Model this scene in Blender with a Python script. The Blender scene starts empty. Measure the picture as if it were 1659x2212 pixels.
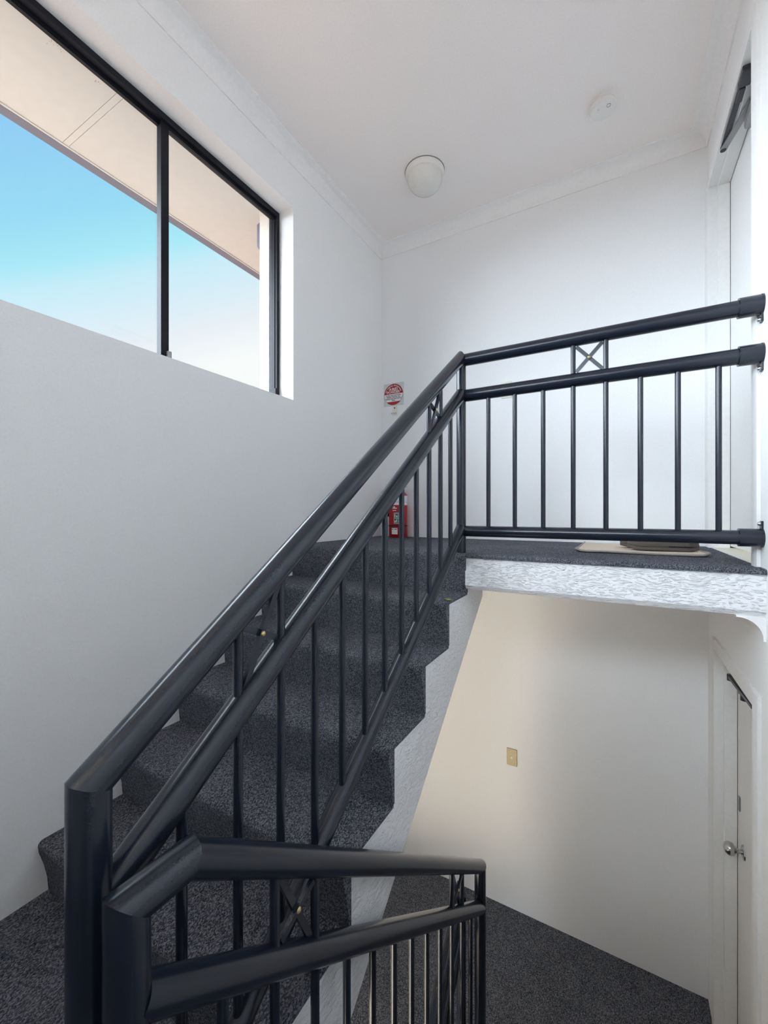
import bpy, bmesh, math, random
from mathutils import Vector, Matrix

random.seed(7)
PI = math.pi
scene = bpy.context.scene
COL = scene.collection

# ------------------------------------------------------------------ camera, world, sun, exposure
Z0 = 2.7675                      # eye height above the lower landing; all plans below are drawn from eye level
cam_data = bpy.data.cameras.new('camera')
cam = bpy.data.objects.new('camera', cam_data)
COL.objects.link(cam)
cam_data.sensor_fit = 'HORIZONTAL'
cam_data.sensor_width = 36.0
cam_data.lens = 36.0 * 895.27 / 1659.0
cam_data.clip_start = 0.02
cam_data.clip_end = 500
cam.location = (0, 0, Z0)
cam.rotation_euler = (math.radians(90.015), 0, math.radians(29.6586))
scene.camera = cam

vs = scene.view_settings
vs.view_transform = 'Standard'
vs.look = 'None'
vs.gamma = 1.0
vs.use_curve_mapping = False
vs.exposure = 0.0
scene.cycles.use_denoising = True
scene.cycles.max_bounces = 14
scene.cycles.diffuse_bounces = 10
scene.cycles.transparent_max_bounces = 12
scene.cycles.sample_clamp_indirect = 6.0
scene.cycles.caustics_reflective = False
scene.cycles.caustics_refractive = False

world = bpy.data.worlds.new('sky')
scene.world = world
world.use_nodes = True
wn, wl = world.node_tree.nodes, world.node_tree.links
wn.clear()
w_out = wn.new('ShaderNodeOutputWorld')
w_bg = wn.new('ShaderNodeBackground')
w_tc = wn.new('ShaderNodeTexCoord')
w_sep = wn.new('ShaderNodeSeparateXYZ')
wl.new(w_tc.outputs['Generated'], w_sep.inputs[0])
# elevation, whitened a little towards the sun's side of the sky (+y)
w_m = wn.new('ShaderNodeMath'); w_m.operation = 'MULTIPLY_ADD'
w_m.inputs[1].default_value = -0.53
wl.new(w_sep.outputs['Y'], w_m.inputs[0])
wl.new(w_sep.outputs['Z'], w_m.inputs[2])
w_r = wn.new('ShaderNodeValToRGB')
wl.new(w_m.outputs[0], w_r.inputs[0])
cr = w_r.color_ramp
cr.elements[0].position = 0.0
cr.elements[0].color = (1.0, 1.0, 1.0, 1)
cr.elements[1].position = 1.0
cr.elements[1].color = (0.06, 0.22, 0.55, 1)
for pos, c in ((0.085, (0.87, 0.91, 0.98)), (0.21, (0.60, 0.88, 1.0)), (0.25, (0.42, 0.85, 0.98)), (0.32, (0.33, 0.74, 0.96)), (0.44, (0.28, 0.62, 0.94)), (0.70, (0.13, 0.40, 0.78))):
    e = cr.elements.new(pos)
    e.color = (*c, 1)
wl.new(w_r.outputs[0], w_bg.inputs[0])
w_bg.inputs[1].default_value = 1.03
wl.new(w_bg.outputs[0], w_out.inputs[0])


def sun(name, direction, strength, angle, color):
    d = bpy.data.lights.new(name, 'SUN')
    d.energy = strength
    d.angle = math.radians(angle)
    d.color = color
    o = bpy.data.objects.new(name, d)
    COL.objects.link(o)
    o.rotation_euler = Vector(direction).to_track_quat('-Z', 'Y').to_euler()
    return o


# the sun stands high on the entrance side: it lights the ground outside and the foyer floor, never the window
sun('sun', (-0.22, 0.52, -0.82), 28.0, 0.6, (1.0, 0.87, 0.68))
# second, very wide sun lamp added to brighten the interior through its openings
sun('fill_sun', (0.55, 0.44, -0.64), 34, 98, (0.81, 0.89, 1.0))

# ------------------------------------------------------------------ plan (metres from the eye)
XL, XR, YB, YF = -1.71, 0.4349, 2.9576, -0.80
ZC, ZCB, CW = 2.1562, 2.0772, 0.0852         # ceiling, cornice foot, cornice reach
R_, G_ = 0.1837, 0.2446                      # riser, going
ZF = -0.1957                                 # upper landing
ZH = ZF - 6 * R_                             # half landing
ZL = ZF - 14 * R_                            # lower landing
ST = ZF - ZL                                 # storey height
YT = 1.891                                   # top riser
XE = -0.630                                  # open side of the upper flight
YE = 1.875                                   # face of the landing edge
ZU = -0.362                                  # underside of the landing slab


# ------------------------------------------------------------------ materials
def new_mat(name):
    m = bpy.data.materials.new(name)
    m.use_nodes = True
    nt = m.node_tree
    return m, nt, nt.nodes['Principled BSDF']


def link_bump(nt, bsdf, height, strength, dist):
    b = nt.nodes.new('ShaderNodeBump')
    b.inputs['Strength'].default_value = strength
    b.inputs['Distance'].default_value = dist
    nt.links.new(height, b.inputs['Height'])
    nt.links.new(b.outputs[0], bsdf.inputs['Normal'])
    return b


def plain(name, color, rough=0.5, metal=0.0, spec=0.5, grain=0.0, gscale=80):
    m, nt, b = new_mat(name)
    b.inputs['Base Color'].default_value = (*color, 1)
    b.inputs['Roughness'].default_value = rough
    b.inputs['Metallic'].default_value = metal
    b.inputs['Specular IOR Level'].default_value = spec
    tc = nt.nodes.new('ShaderNodeTexCoord')
    n = nt.nodes.new('ShaderNodeTexNoise')
    n.inputs['Scale'].default_value = gscale
    n.inputs['Detail'].default_value = 3
    nt.links.new(tc.outputs['Object'], n.inputs['Vector'])
    mix = nt.nodes.new('ShaderNodeMix')
    mix.data_type = 'RGBA'
    mix.inputs['A'].default_value = (*[c * 0.94 for c in color], 1)
    mix.inputs['B'].default_value = (*[min(1, c * 1.05) for c in color], 1)
    nt.links.new(n.outputs['Fac'], mix.inputs['Factor'])
    nt.links.new(mix.outputs['Result'], b.inputs['Base Color'])
    if grain:
        link_bump(nt, b, n.outputs['Fac'], grain, 0.002)
    return m


def paint(name, color, rough=0.75, scale=170, bump=0.12):
    return plain(name, color, rough, 0, 0.3, bump, scale)


def textured_render(name, color):
    """trowelled acrylic render: short raised strokes in crossing directions"""
    m, nt, b = new_mat(name)
    b.inputs['Base Color'].default_value = (*color, 1)
    b.inputs['Roughness'].default_value = 0.6
    tc = nt.nodes.new('ShaderNodeTexCoord')
    warp = nt.nodes.new('ShaderNodeTexNoise')
    warp.inputs['Scale'].default_value = 9
    nt.links.new(tc.outputs['Object'], warp.inputs['Vector'])
    add = nt.nodes.new('ShaderNodeVectorMath'); add.operation = 'MULTIPLY_ADD'
    add.inputs[1].default_value = (0.05, 0.05, 0.05)
    nt.links.new(warp.outputs['Color'], add.inputs[0])
    nt.links.new(tc.outputs['Object'], add.inputs[2])
    outs = []
    for rot, sc in (((0.5, 0.35, 0.4), (40, 40, 200)), ((-0.6, -0.5, 0.2), (50, 50, 230))):
        mp = nt.nodes.new('ShaderNodeMapping')
        mp.inputs['Rotation'].default_value = rot
        mp.inputs['Scale'].default_value = sc
        nt.links.new(add.outputs[0], mp.inputs['Vector'])
        n = nt.nodes.new('ShaderNodeTexNoise')
        n.inputs['Scale'].default_value = 1.0
        n.inputs['Detail'].default_value = 2
        nt.links.new(mp.outputs[0], n.inputs['Vector'])
        rp = nt.nodes.new('ShaderNodeMapRange')
        rp.inputs['From Min'].default_value = 0.57
        rp.inputs['From Max'].default_value = 0.74
        nt.links.new(n.outputs['Fac'], rp.inputs['Value'])
        outs.append(rp.outputs[0])
    mx = nt.nodes.new('ShaderNodeMath'); mx.operation = 'MAXIMUM'
    nt.links.new(outs[0], mx.inputs[0]); nt.links.new(outs[1], mx.inputs[1])
    link_bump(nt, b, mx.outputs[0], 0.95, 0.0042)
    return m


def carpet(name, dark, light, scale=230):
    m, nt, b = new_mat(name)
    b.inputs['Roughness'].default_value = 1.0
    b.inputs['Specular IOR Level'].default_value = 0.1
    tc = nt.nodes.new('ShaderNodeTexCoord')
    mp = nt.nodes.new('ShaderNodeMapping')
    mp.inputs['Rotation'].default_value = (0.5, 0.35, 0.6)
    mp.inputs['Scale'].default_value = (1.0, 0.55, 1.0)
    nt.links.new(tc.outputs['Object'], mp.inputs['Vector'])
    v = nt.nodes.new('ShaderNodeTexVoronoi')
    v.inputs['Scale'].default_value = scale
    nt.links.new(mp.outputs[0], v.inputs['Vector'])
    sep = nt.nodes.new('ShaderNodeSeparateColor')
    nt.links.new(v.outputs['Color'], sep.inputs[0])
    n = nt.nodes.new('ShaderNodeTexNoise')
    n.inputs['Scale'].default_value = 6
    n.inputs['Detail'].default_value = 4
    nt.links.new(tc.outputs['Object'], n.inputs['Vector'])
    ma = nt.nodes.new('ShaderNodeMath'); ma.operation = 'MULTIPLY_ADD'
    ma.inputs[1].default_value = 0.35
    nt.links.new(n.outputs['Fac'], ma.inputs[0]); nt.links.new(sep.outputs[0], ma.inputs[2])
    rp = nt.nodes.new('ShaderNodeValToRGB')
    nt.links.new(ma.outputs[0], rp.inputs[0])
    rp.color_ramp.elements[0].position = 0.15
    rp.color_ramp.elements[0].color = (*dark, 1)
    rp.color_ramp.elements[1].position = 1.0
    rp.color_ramp.elements[1].color = (*light, 1)
    e = rp.color_ramp.elements.new(0.72)
    e.color = (*[0.62 * d + 0.38 * l for d, l in zip(dark, light)], 1)
    nt.links.new(rp.outputs[0], b.inputs['Base Color'])
    inv = nt.nodes.new('ShaderNodeMath'); inv.operation = 'SUBTRACT'
    inv.inputs[0].default_value = 1.0
    nt.links.new(v.outputs['Distance'], inv.inputs[1])
    link_bump(nt, b, inv.outputs[0], 0.8, 0.003)
    return m


def window_glass(name):
    m = bpy.data.materials.new(name)
    m.use_nodes = True
    nt = m.node_tree
    nt.nodes.clear()
    out = nt.nodes.new('ShaderNodeOutputMaterial')
    tr = nt.nodes.new('ShaderNodeBsdfTransparent')
    tr.inputs[0].default_value = (0.97, 0.985, 0.98, 1)
    gl = nt.nodes.new('ShaderNodeBsdfGlossy')
    gl.inputs['Roughness'].default_value = 0.02
    lw = nt.nodes.new('ShaderNodeLayerWeight')
    lw.inputs['Blend'].default_value = 0.5
    pw5 = nt.nodes.new('ShaderNodeMath'); pw5.operation = 'POWER'
    pw5.inputs[1].default_value = 5.0
    nt.links.new(lw.outputs['Facing'], pw5.inputs[0])
    fr = nt.nodes.new('ShaderNodeMath'); fr.operation = 'MULTIPLY_ADD'
    fr.inputs[1].default_value = 0.7
    fr.inputs[2].default_value = 0.03
    nt.links.new(pw5.outputs[0], fr.inputs[0])
    mx = nt.nodes.new('ShaderNodeMixShader')
    nt.links.new(fr.outputs[0], mx.inputs[0])
    nt.links.new(tr.outputs[0], mx.inputs[1])
    nt.links.new(gl.outputs[0], mx.inputs[2])
    nt.links.new(mx.outputs[0], out.inputs[0])
    return m


M = {}
M['wall'] = paint('wall_paint', (0.885, 0.885, 0.885))
M['ceiling'] = paint('ceiling_paint', (0.92, 0.865, 0.84), 0.85, 120, 0.08)
M['cornice'] = paint('cornice_paint', (0.90, 0.885, 0.875), 0.7, 60, 0.03)
M['gloss_white'] = paint('enamel_white', (0.82, 0.815, 0.80), 0.38, 50, 0.02)
M['render'] = textured_render('textured_render', (0.84, 0.845, 0.86))
M['carpet'] = carpet('charcoal_carpet', (0.015, 0.020, 0.031), (0.215, 0.222, 0.250), 430)
M['rail'] = plain('satin_black_steel', (0.0085, 0.0125, 0.023), 0.24, 0, 0.5, 0.03, 300)
M['frame'] = plain('black_aluminium', (0.007, 0.008, 0.013), 0.55, 0, 0.25)
M['glass'] = window_glass('clear_glass')
M['brass'] = plain('brass', (0.55, 0.42, 0.22), 0.35, 0.9)
M['cream_outside'] = paint('cream_outdoor_paint', (0.80, 0.75, 0.68), 0.8, 60, 0.15)
M['brick_red'] = paint('dark_brick_wash', (0.17, 0.10, 0.075), 0.9, 40, 0.3)
M['soffit'] = paint('soffit_paint', (0.68, 0.675, 0.665), 0.8, 20, 0.02)
M['gutter'] = plain('grey_gutter', (0.15, 0.155, 0.215), 0.5)
M['ground'] = plain('concrete_yard', (0.116, 0.096, 0.086), 0.95, 0, 0.2, 0, 0.4)
M['paving'] = plain('pale_paving', (0.74, 0.67, 0.56), 0.85, 0, 0.2, 0, 3.0)
M['flake'] = plain('flaked_paint_grey', (0.36, 0.34, 0.31), 0.8)
M['opal'] = plain('opal_glass', (0.74, 0.73, 0.68), 0.12, 0, 0.5)
M['white_plastic'] = plain('white_plastic', (0.82, 0.80, 0.77), 0.4)
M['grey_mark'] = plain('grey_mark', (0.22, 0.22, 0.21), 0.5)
M['beige_plastic'] = plain('beige_plastic', (0.50, 0.40, 0.22), 0.4)
M['cream_plastic'] = plain('cream_plastic', (0.80, 0.77, 0.66), 0.4)
M['red'] = plain('red_enamel', (0.42, 0.008, 0.015), 0.28)
M['sign_red'] = plain('sign_red', (0.40, 0.012, 0.025), 0.4)
M['sign_white'] = plain('sign_white', (0.80, 0.78, 0.77), 0.4)
M['sign_plate'] = plain('frosted_sign_plate', (0.66, 0.67, 0.65), 0.3)
M['ink'] = plain('dark_ink', (0.09, 0.015, 0.03), 0.5)
M['black_strap'] = plain('black_strap', (0.01, 0.01, 0.012), 0.4)
M['lavender'] = plain('label_lavender', (0.70, 0.68, 0.76), 0.4)
M['green'] = plain('label_green', (0.01, 0.16, 0.09), 0.4)
M['closer'] = plain('dark_closer_metal', (0.05, 0.05, 0.06), 0.4, 0.5)
M['closer_grey'] = plain('grey_closer_metal', (0.30, 0.30, 0.30), 0.45, 0.4)
M['chrome'] = plain('satin_chrome', (0.55, 0.55, 0.55), 0.22, 1.0)
M['mat'] = plain('woven_jute', (0.62, 0.52, 0.42), 0.95, 0, 0.1, 0.9, 260)
M['mat_edge'] = plain('mat_binding', (0.36, 0.33, 0.29), 0.95, 0, 0.1, 0.6, 300)
M['clog'] = plain('taupe_foam', (0.085, 0.068, 0.055), 0.7)
M['clog_in'] = plain('taupe_foam_lining', (0.05, 0.04, 0.035), 0.85)
M['leaf'] = plain('green_leaf', (0.22, 0.34, 0.06), 0.6)
M['timber'] = plain('timber_threshold', (0.48, 0.36, 0.25), 0.5, 0, 0.3, 0.1, 30)


# ------------------------------------------------------------------ geometry helpers
class MB:
    def __init__(self):
        self.v, self.f = [], []

    def add(self, verts, faces):
        n = len(self.v)
        self.v += [tuple(v) for v in verts]
        self.f += [tuple(i + n for i in f) for f in faces]
        return self

    def box(self, x0, x1, y0, y1, z0, z1):
        return self.add([(x, y, z) for z in (z0, z1) for y in (y0, y1) for x in (x0, x1)],
                        [(0, 2, 3, 1), (4, 5, 7, 6), (0, 1, 5, 4), (2, 6, 7, 3), (0, 4, 6, 2), (1, 3, 7, 5)])

    def prism(self, poly, axis, a, b):
        """closed polygon extruded along an axis; poly gives the two other coordinates in x,y,z order"""
        def at(p, t):
            return {'x': (t, p[0], p[1]), 'y': (p[0], t, p[1]), 'z': (p[0], p[1], t)}[axis]
        n = len(poly)
        vs = [at(p, a) for p in poly] + [at(p, b) for p in poly]
        fs = [(i, (i + 1) % n, n + (i + 1) % n, n + i) for i in range(n)]
        fs += [tuple(range(n - 1, -1, -1)), tuple(range(n, 2 * n))]
        return self.add(vs, fs)

    def tube(self, A, B, r, nA=None, nB=None, seg=32, caps=True):
        """round bar from A to B; nA, nB tilt the end cuts (mitres)"""
        A, B = Vector(A), Vector(B)
        d = (B - A).normalized()
        up = Vector((0, 0, 1)) if abs(d.z) < 0.9 else Vector((0, 1, 0))
        s = d.cross(up).normalized()
        t = s.cross(d)
        rings = []
        for P, n in ((A, nA), (B, nB)):
            n = Vector(n) if n is not None else d
            ring = []
            for k in range(seg):
                a = 2 * PI * k / seg
                q = P + r * (math.cos(a) * s + math.sin(a) * t)
                q = q - d * ((q - P).dot(n) / d.dot(n))
                ring.append(q)
            rings.append(ring)
        fs = [(k, (k + 1) % seg, seg + (k + 1) % seg, seg + k) for k in range(seg)]
        if caps:
            fs += [tuple(range(seg - 1, -1, -1)), tuple(range(seg, 2 * seg))]
        return self.add(rings[0] + rings[1], fs)

    def lathe(self, prof, c=(0, 0, 0), axis='z', seg=40):
        """profile of (radius, height) turned about an axis through c"""
        n0 = len(self.v)
        rows = []
        for r, h in prof:
            row = []
            for k in range(1 if r < 1e-6 else seg):
                a = 2 * PI * k / seg
                p = (r * math.cos(a), r * math.sin(a), h)
                if axis == 'x':
                    p = (p[2], p[0], p[1])
                elif axis == 'y':
                    p = (p[1], p[2], p[0])
                self.v.append((p[0] + c[0], p[1] + c[1], p[2] + c[2]))
                row.append(len(self.v) - 1)
            rows.append(row)
        for a, b in zip(rows, rows[1:]):
            for k in range(seg):
                k2 = (k + 1) % seg
                if len(a) == 1 and len(b) == 1:
                    continue
                if len(a) == 1:
                    self.f.append((a[0], b[k2], b[k]))
                elif len(b) == 1:
                    self.f.append((a[k], a[k2], b[0]))
                else:
                    self.f.append((a[k], a[k2], b[k2], b[k]))
        return self

    def bar(self, A, B, w, t, across):
        """flat bar from A to B, w wide in the plane of A-B, t thick along 'across'"""
        A, B, n = Vector(A), Vector(B), Vector(across).normalized()
        d = (B - A).normalized()
        s = n.cross(d)
        vs = []
        for P in (A, B):
            for i, j in ((-1, -1), (1, -1), (1, 1), (-1, 1)):
                vs.append(P + s * (i * w / 2) + n * (j * t / 2))
        return self.add(vs, [(0, 1, 2, 3), (7, 6, 5, 4), (0, 4, 5, 1), (1, 5, 6, 2), (2, 6, 7, 3), (3, 7, 4, 0)])


def mesh_from(mb, name, mat, smooth=None, bevel=0.0, bseg=2, origin=None):
    """mesh with its origin at the foot of the shape; returns mesh and world place"""
    lo = [min(v[i] for v in mb.v) for i in range(3)]
    hi = [max(v[i] for v in mb.v) for i in range(3)]
    o = Vector(origin) if origin is not None else Vector(((lo[0] + hi[0]) / 2, (lo[1] + hi[1]) / 2, lo[2]))
    me = bpy.data.meshes.new(name)
    me.from_pydata([Vector(v) - o for v in mb.v], [], mb.f)
    bm = bmesh.new()
    bm.from_mesh(me)
    bmesh.ops.recalc_face_normals(bm, faces=bm.faces)
    if bevel:
        ed = [e for e in bm.edges if len(e.link_faces) == 2 and e.calc_face_angle(0) > 0.6]
        bmesh.ops.bevel(bm, geom=ed, offset=bevel, segments=bseg, affect='EDGES', profile=0.5)
    bm.to_mesh(me)
    bm.free()
    if smooth is not None:
        me.shade_smooth()
        me.set_sharp_from_angle(angle=math.radians(smooth))
    me.materials.append(mat)
    return me, o


def place(name, me, at, parent=None):
    ob = bpy.data.objects.new(name, me)
    COL.objects.link(ob)
    w = Vector(at) + Vector((0, 0, Z0))
    if parent is not None:
        ob.parent = parent
        ob.location = w - parent_world(parent)
    else:
        ob.location = w
    return ob


def parent_world(p):
    w = Vector(p.location)
    while p.parent is not None:
        p = p.parent
        w = w + Vector(p.location)
    return w


def obj(name, mb, mat, parent=None, smooth=None, bevel=0.0, bseg=2):
    me, o = mesh_from(mb, name, mat, smooth, bevel, bseg)
    return place(name, me, o, parent)


def tag(o, label=None, cat=None, group=None, kind=None):
    if label: o['label'] = label
    if cat: o['category'] = cat
    if group: o['group'] = group
    if kind: o['kind'] = kind
    return o


def thing(name, at, label, cat, group=None):
    e = bpy.data.objects.new(name, None)
    e.empty_display_size = 0.1
    COL.objects.link(e)
    e.location = Vector(at) + Vector((0, 0, Z0))
    return tag(e, label, cat, group)


def setting(name, at, label=None):
    e = thing(name, at, label, None)
    e['kind'] = 'structure'
    return e


def struct(name, mb, mat, parent=None, label=None, **kw):
    o = obj(name, mb, mat, parent, **kw)
    if parent is None:
        tag(o, label, None, None, 'structure')
    return o


def panel_with_holes(axis, a, b, ulo, uhi, zlo, zhi, holes):
    """wall slab between a and b along axis ('x' or 'y'), with rectangular openings (u0,u1,z0,z1)"""
    mb = MB()
    us = sorted({ulo, uhi, *[h[0] for h in holes], *[h[1] for h in holes]})
    zs = sorted({zlo, zhi, *[h[2] for h in holes], *[h[3] for h in holes]})

    def P(t, u, z):
        return (t, u, z) if axis == 'x' else (u, t, z)

    def solid(i, j):
        if not (0 <= i < len(us) - 1 and 0 <= j < len(zs) - 1):
            return False
        u, z = (us[i] + us[i + 1]) / 2, (zs[j] + zs[j + 1]) / 2
        return not any(h[0] < u < h[1] and h[2] < z < h[3] for h in holes)
    vid = {}

    def V(t, u, z):
        k = (t, u, z)
        if k not in vid:
            vid[k] = len(mb.v)
            mb.v.append(P(t, u, z))
        return vid[k]
    for i in range(len(us) - 1):
        for j in range(len(zs) - 1):
            if not solid(i, j):
                continue
            u0, u1, z0, z1 = us[i], us[i + 1], zs[j], zs[j + 1]
            for t in (a, b):
                mb.f.append((V(t, u0, z0), V(t, u1, z0), V(t, u1, z1), V(t, u0, z1)))
            for ok, p, q in ((solid(i - 1, j), (u0, z0), (u0, z1)), (solid(i + 1, j), (u1, z0), (u1, z1)),
                             (solid(i, j - 1), (u0, z0), (u1, z0)), (solid(i, j + 1), (u0, z1), (u1, z1))):
                if not ok:
                    mb.f.append((V(a, *p), V(a, *q), V(b, *q), V(b, *p)))
    return mb


def text_mesh(name, body, size, mat, spacing=1.0, bold=0.0, depth=0.0006):
    c = bpy.data.curves.new(name, 'FONT')
    c.body = body
    c.size = size
    c.align_x = 'CENTER'
    c.align_y = 'CENTER'
    c.space_character = spacing
    c.offset = bold
    c.extrude = depth
    c.resolution_u = 3
    t = bpy.data.objects.new(name, c)
    COL.objects.link(t)
    dg = bpy.context.evaluated_depsgraph_get()
    me = bpy.data.meshes.new_from_object(t.evaluated_get(dg))
    bpy.data.objects.remove(t)
    bpy.data.curves.remove(c)
    me.materials.clear()
    me.materials.append(mat)
    return me


# ------------------------------------------------------------------ room shell
WIN = (-0.30, 1.8982, 0.6755, 1.837)                  # upper window opening y0,y1,z0,z1
ZB = ZH - ST                                          # lowest half landing, level with the ground outside
WINF = (-1.50, 0.25, WIN[2], WIN[3])                  # window in the wall behind the half landing x0,x1,z0,z1
ENT = (-1.66, -0.72, ZB, -1.66)                       # street entrance below the half landing x0,x1,z0,z1
struct('wall_left', panel_with_holes('x', XL, XL - 0.17, YF - 0.15, YB + 0.15, ZB - 0.2, ZC + 0.1, [WIN]), M['wall'])
out_holes = [(WIN[0] - 0.01, 1.905, WIN[2] - 0.02, 1.90)]
struct('wall_outside', panel_with_holes('x', XL - 0.185, XL - 0.265, YF - 0.15, YB + 3.0, ZB - 0.2, ZC + 0.1, out_holes), M['brick_red'])
struct('trim_3', MB().box(XL - 0.2655, XL - 0.185, 1.884, 1.905, WIN[2] - 0.02, 1.90), M['cream_outside'])
struct('wall_back', panel_with_holes('y', YB, YB + 0.15, XL, 1.2, ZB - 0.2, ZC + 0.1, []), M['wall'])
struct('wall_front', panel_with_holes('y', YF, YF - 0.15, XL, 1.2, ZB - 0.2, ZC + 0.1, [ENT, WINF]), M['wall'])
DOOR_U = (1.995, 2.860, ZF, 1.782)
DOOR_L = (1.985, 2.705, ZL, -0.705)
struct('wall_right', panel_with_holes('x', XR, XR + 0.16, YF, YB, ZB - 0.2, ZC + 0.1, [DOOR_U, DOOR_L]), M['wall'])
struct('ceiling', MB().box(XL, 1.2, YF, YB, ZC, ZC + 0.1), M['ceiling'])


def cove(foot, top, reach):
    """cornice profile: (distance from wall, height)"""
    pts = [(0, foot), (0.007, foot), (0.007, foot + 0.006)]
    for k in range(0, 9):
        a = PI / 2 * k / 8
        pts.append((0.007 + (reach - 0.013) * (1 - math.cos(a)), foot + 0.006 + (top - foot - 0.012) * math.sin(a)))
    pts += [(reach, top - 0.006), (reach, top), (0, top)]
    return pts


def cornice_loop(name, prof, corners, closed):
    """sweep the profile round the room; corners are (x, y, inward_x, inward_y)"""
    mb = MB()
    n = len(prof)
    for (x, y, ix, iy) in corners:
        mb.v += [(x + d * ix, y + d * iy, z) for d, z in prof]
    m = len(corners)
    for c in range(m if closed else m - 1):
        for k in range(n):
            a, b = c * n + k, c * n + (k + 1) % n
            a2, b2 = ((c + 1) % m) * n + k, ((c + 1) % m) * n + (k + 1) % n
            mb.f.append((a, b, b2, a2))
    if not closed:
        mb.f.append(tuple(range(n)))
        mb.f.append(tuple(range((m - 1) * n, m * n)))
    return struct(name, mb, M['cornice'], smooth=35)


cornice_loop('trim_1', cove(ZCB, ZC, CW), [(XL, YF, 1, 1), (XL, YB, 1, -1), (XR, YB, -1, -1), (XR, YF, -1, 1)], True)
cornice_loop('trim_2', cove(ZU - 0.083, ZU, 0.080), [(XR, YE + 0.004, -1, 0), (XR, YB, -1, -1), (XL, YB, 1, -1)], False)

# landings: concrete slabs with carpet on them
slab_prof = [(YB, ZF - 0.010), (YE, ZF - 0.010), (YE, ZU + 0.020), (YE + 0.016, ZU), (YB, ZU)]
mb = MB().prism(slab_prof, 'x', XE, XR)
mb.box(XL, XE, YT + 0.012, YB, ZU, ZF - 0.010)
ls = struct('landing_slab', mb, M['render'])
nose = [(YB, ZF), (YE + 0.004, ZF), (YE - 0.006, ZF - 0.003), (YE - 0.010, ZF - 0.010), (YE - 0.008, ZF - 0.018), (YE, ZF - 0.019), (YE, ZF - 0.010), (YB, ZF - 0.010)]
lc = obj('carpet', MB().prism(nose, 'x', XE, XR), M['carpet'], ls, smooth=50)
lc2 = obj('carpet', MB().box(XL, XE, YT + 0.03, YB, ZF - 0.010, ZF), M['carpet'], ls)

hs = struct('half_landing_slab', MB().prism([(XL, YF), (XR, YF), (XR, 0.165), (XE + 0.01, 0.165), (XE + 0.01, 0.66), (XL, 0.66)], 'z', ZH - 0.18, ZH - 0.010), M['render'])
obj('carpet', MB().prism([(XL, YF), (XR, YF), (XR, 0.15), (XE + 0.013, 0.15), (XE + 0.013, 0.672), (XL, 0.672)], 'z', ZH - 0.010, ZH), M['carpet'], hs)

fl = struct('floor', MB().box(XL, 1.2, YE + 0.02, YB, ZL - 0.18, ZL - 0.010), M['render'])
obj('carpet', MB().prism([(XL, YT + 0.03), (XE, YT + 0.03), (XE, YE + 0.01), (XR, YE + 0.01), (XR, YB), (XL, YB)], 'z', ZL - 0.010, ZL), M['carpet'], fl)
struct('floor_base', MB().box(XL, 1.2, YF, YB, ZB - 0.2, ZB), M['paving'])
struct('path', MB().box(-2.6, 0.6, -9.0, YF - 0.15, ZB - 0.06, ZB - 0.01), M['paving'])


# ------------------------------------------------------------------ stair flights
def step_profile(y, z0, z1, y2, sgn=1):
    """carpet over one riser and tread; y riser foot, z0 lower level, z1 upper level, y2 back of the tread"""
    n, r = 0.030, 0.017
    pts = [(y2, z1), (y - sgn * (n - r), z1)]
    for k in range(1, 6):
        a = PI / 2 * k / 5
        pts.append((y - sgn * (n - r + r * math.sin(a)), z1 - r + r * math.cos(a)))
    pts += [(y - sgn * 0.027, z1 - 0.040), (y - sgn * 0.014, z1 - 0.085), (y - sgn * 0.004, z1 - 0.135), (y, z0), (y + sgn * 0.010, z0), (y + sgn * 0.010, z1 - 0.010), (y2, z1 - 0.010)]
    return pts


def flight_up(dz, label):
    """upper flight: six risers from the half landing up to the landing, against the window wall"""
    t = thing('stair_flight', (-1.17, 0.67, ZH + dz), label, 'stairs', 'carpeted concrete stair flights')
    # concrete body with sawtooth top
    prof = [(0.678, ZH + dz - 0.18)]
    for k in range(1, 7):
        y = YT - (6 - k) * G_ + 0.010
        prof.append((y, ZH + dz + (k - 1) * R_ - (0.010 if k > 1 else 0.18)))
        prof.append((y, ZH + dz + k * R_ - 0.010))
    prof = prof[1:]
    prof[0] = (prof[0][0], ZH + dz - 0.010)
    yb = YT + 0.012
    prof += [(yb, ZF + dz - 0.010), (yb, ZU + dz), (2.155, ZU + dz)]
    sl = lambda y: -1.134 + 0.751 * (y - 1.233) + dz
    prof += [(2.155, sl(2.155)), (0.80, sl(0.80)), (0.665, ZH + dz - 0.18)]
    obj('stringer', MB().prism(prof, 'x', XL + 0.002, XE), M['render'], t)
    base = MB().prism(step_profile(0.0, 0.0, R_, G_ + 0.004), 'x', XL + 0.001, XE + 0.004)
    me, o = mesh_from(base, 'step', M['carpet'], 50, origin=(0, 0, 0))
    for k in range(1, 6):
        place('step', me, (0, YT - (6 - k) * G_, ZH + dz + (k - 1) * R_), t)
    top = MB().prism(step_profile(YT, ZF - R_ + dz, ZF + dz, YT + 0.03), 'x', XL + 0.001, XE + 0.004)
    obj('step', top, M['carpet'], t, smooth=50)
    return t


flight_up(0, 'charcoal carpeted stairs with white rendered side rising below the wide window')
flight_up(-ST, 'charcoal carpeted stairs going down beneath the window stairs to the storey below')


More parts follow.
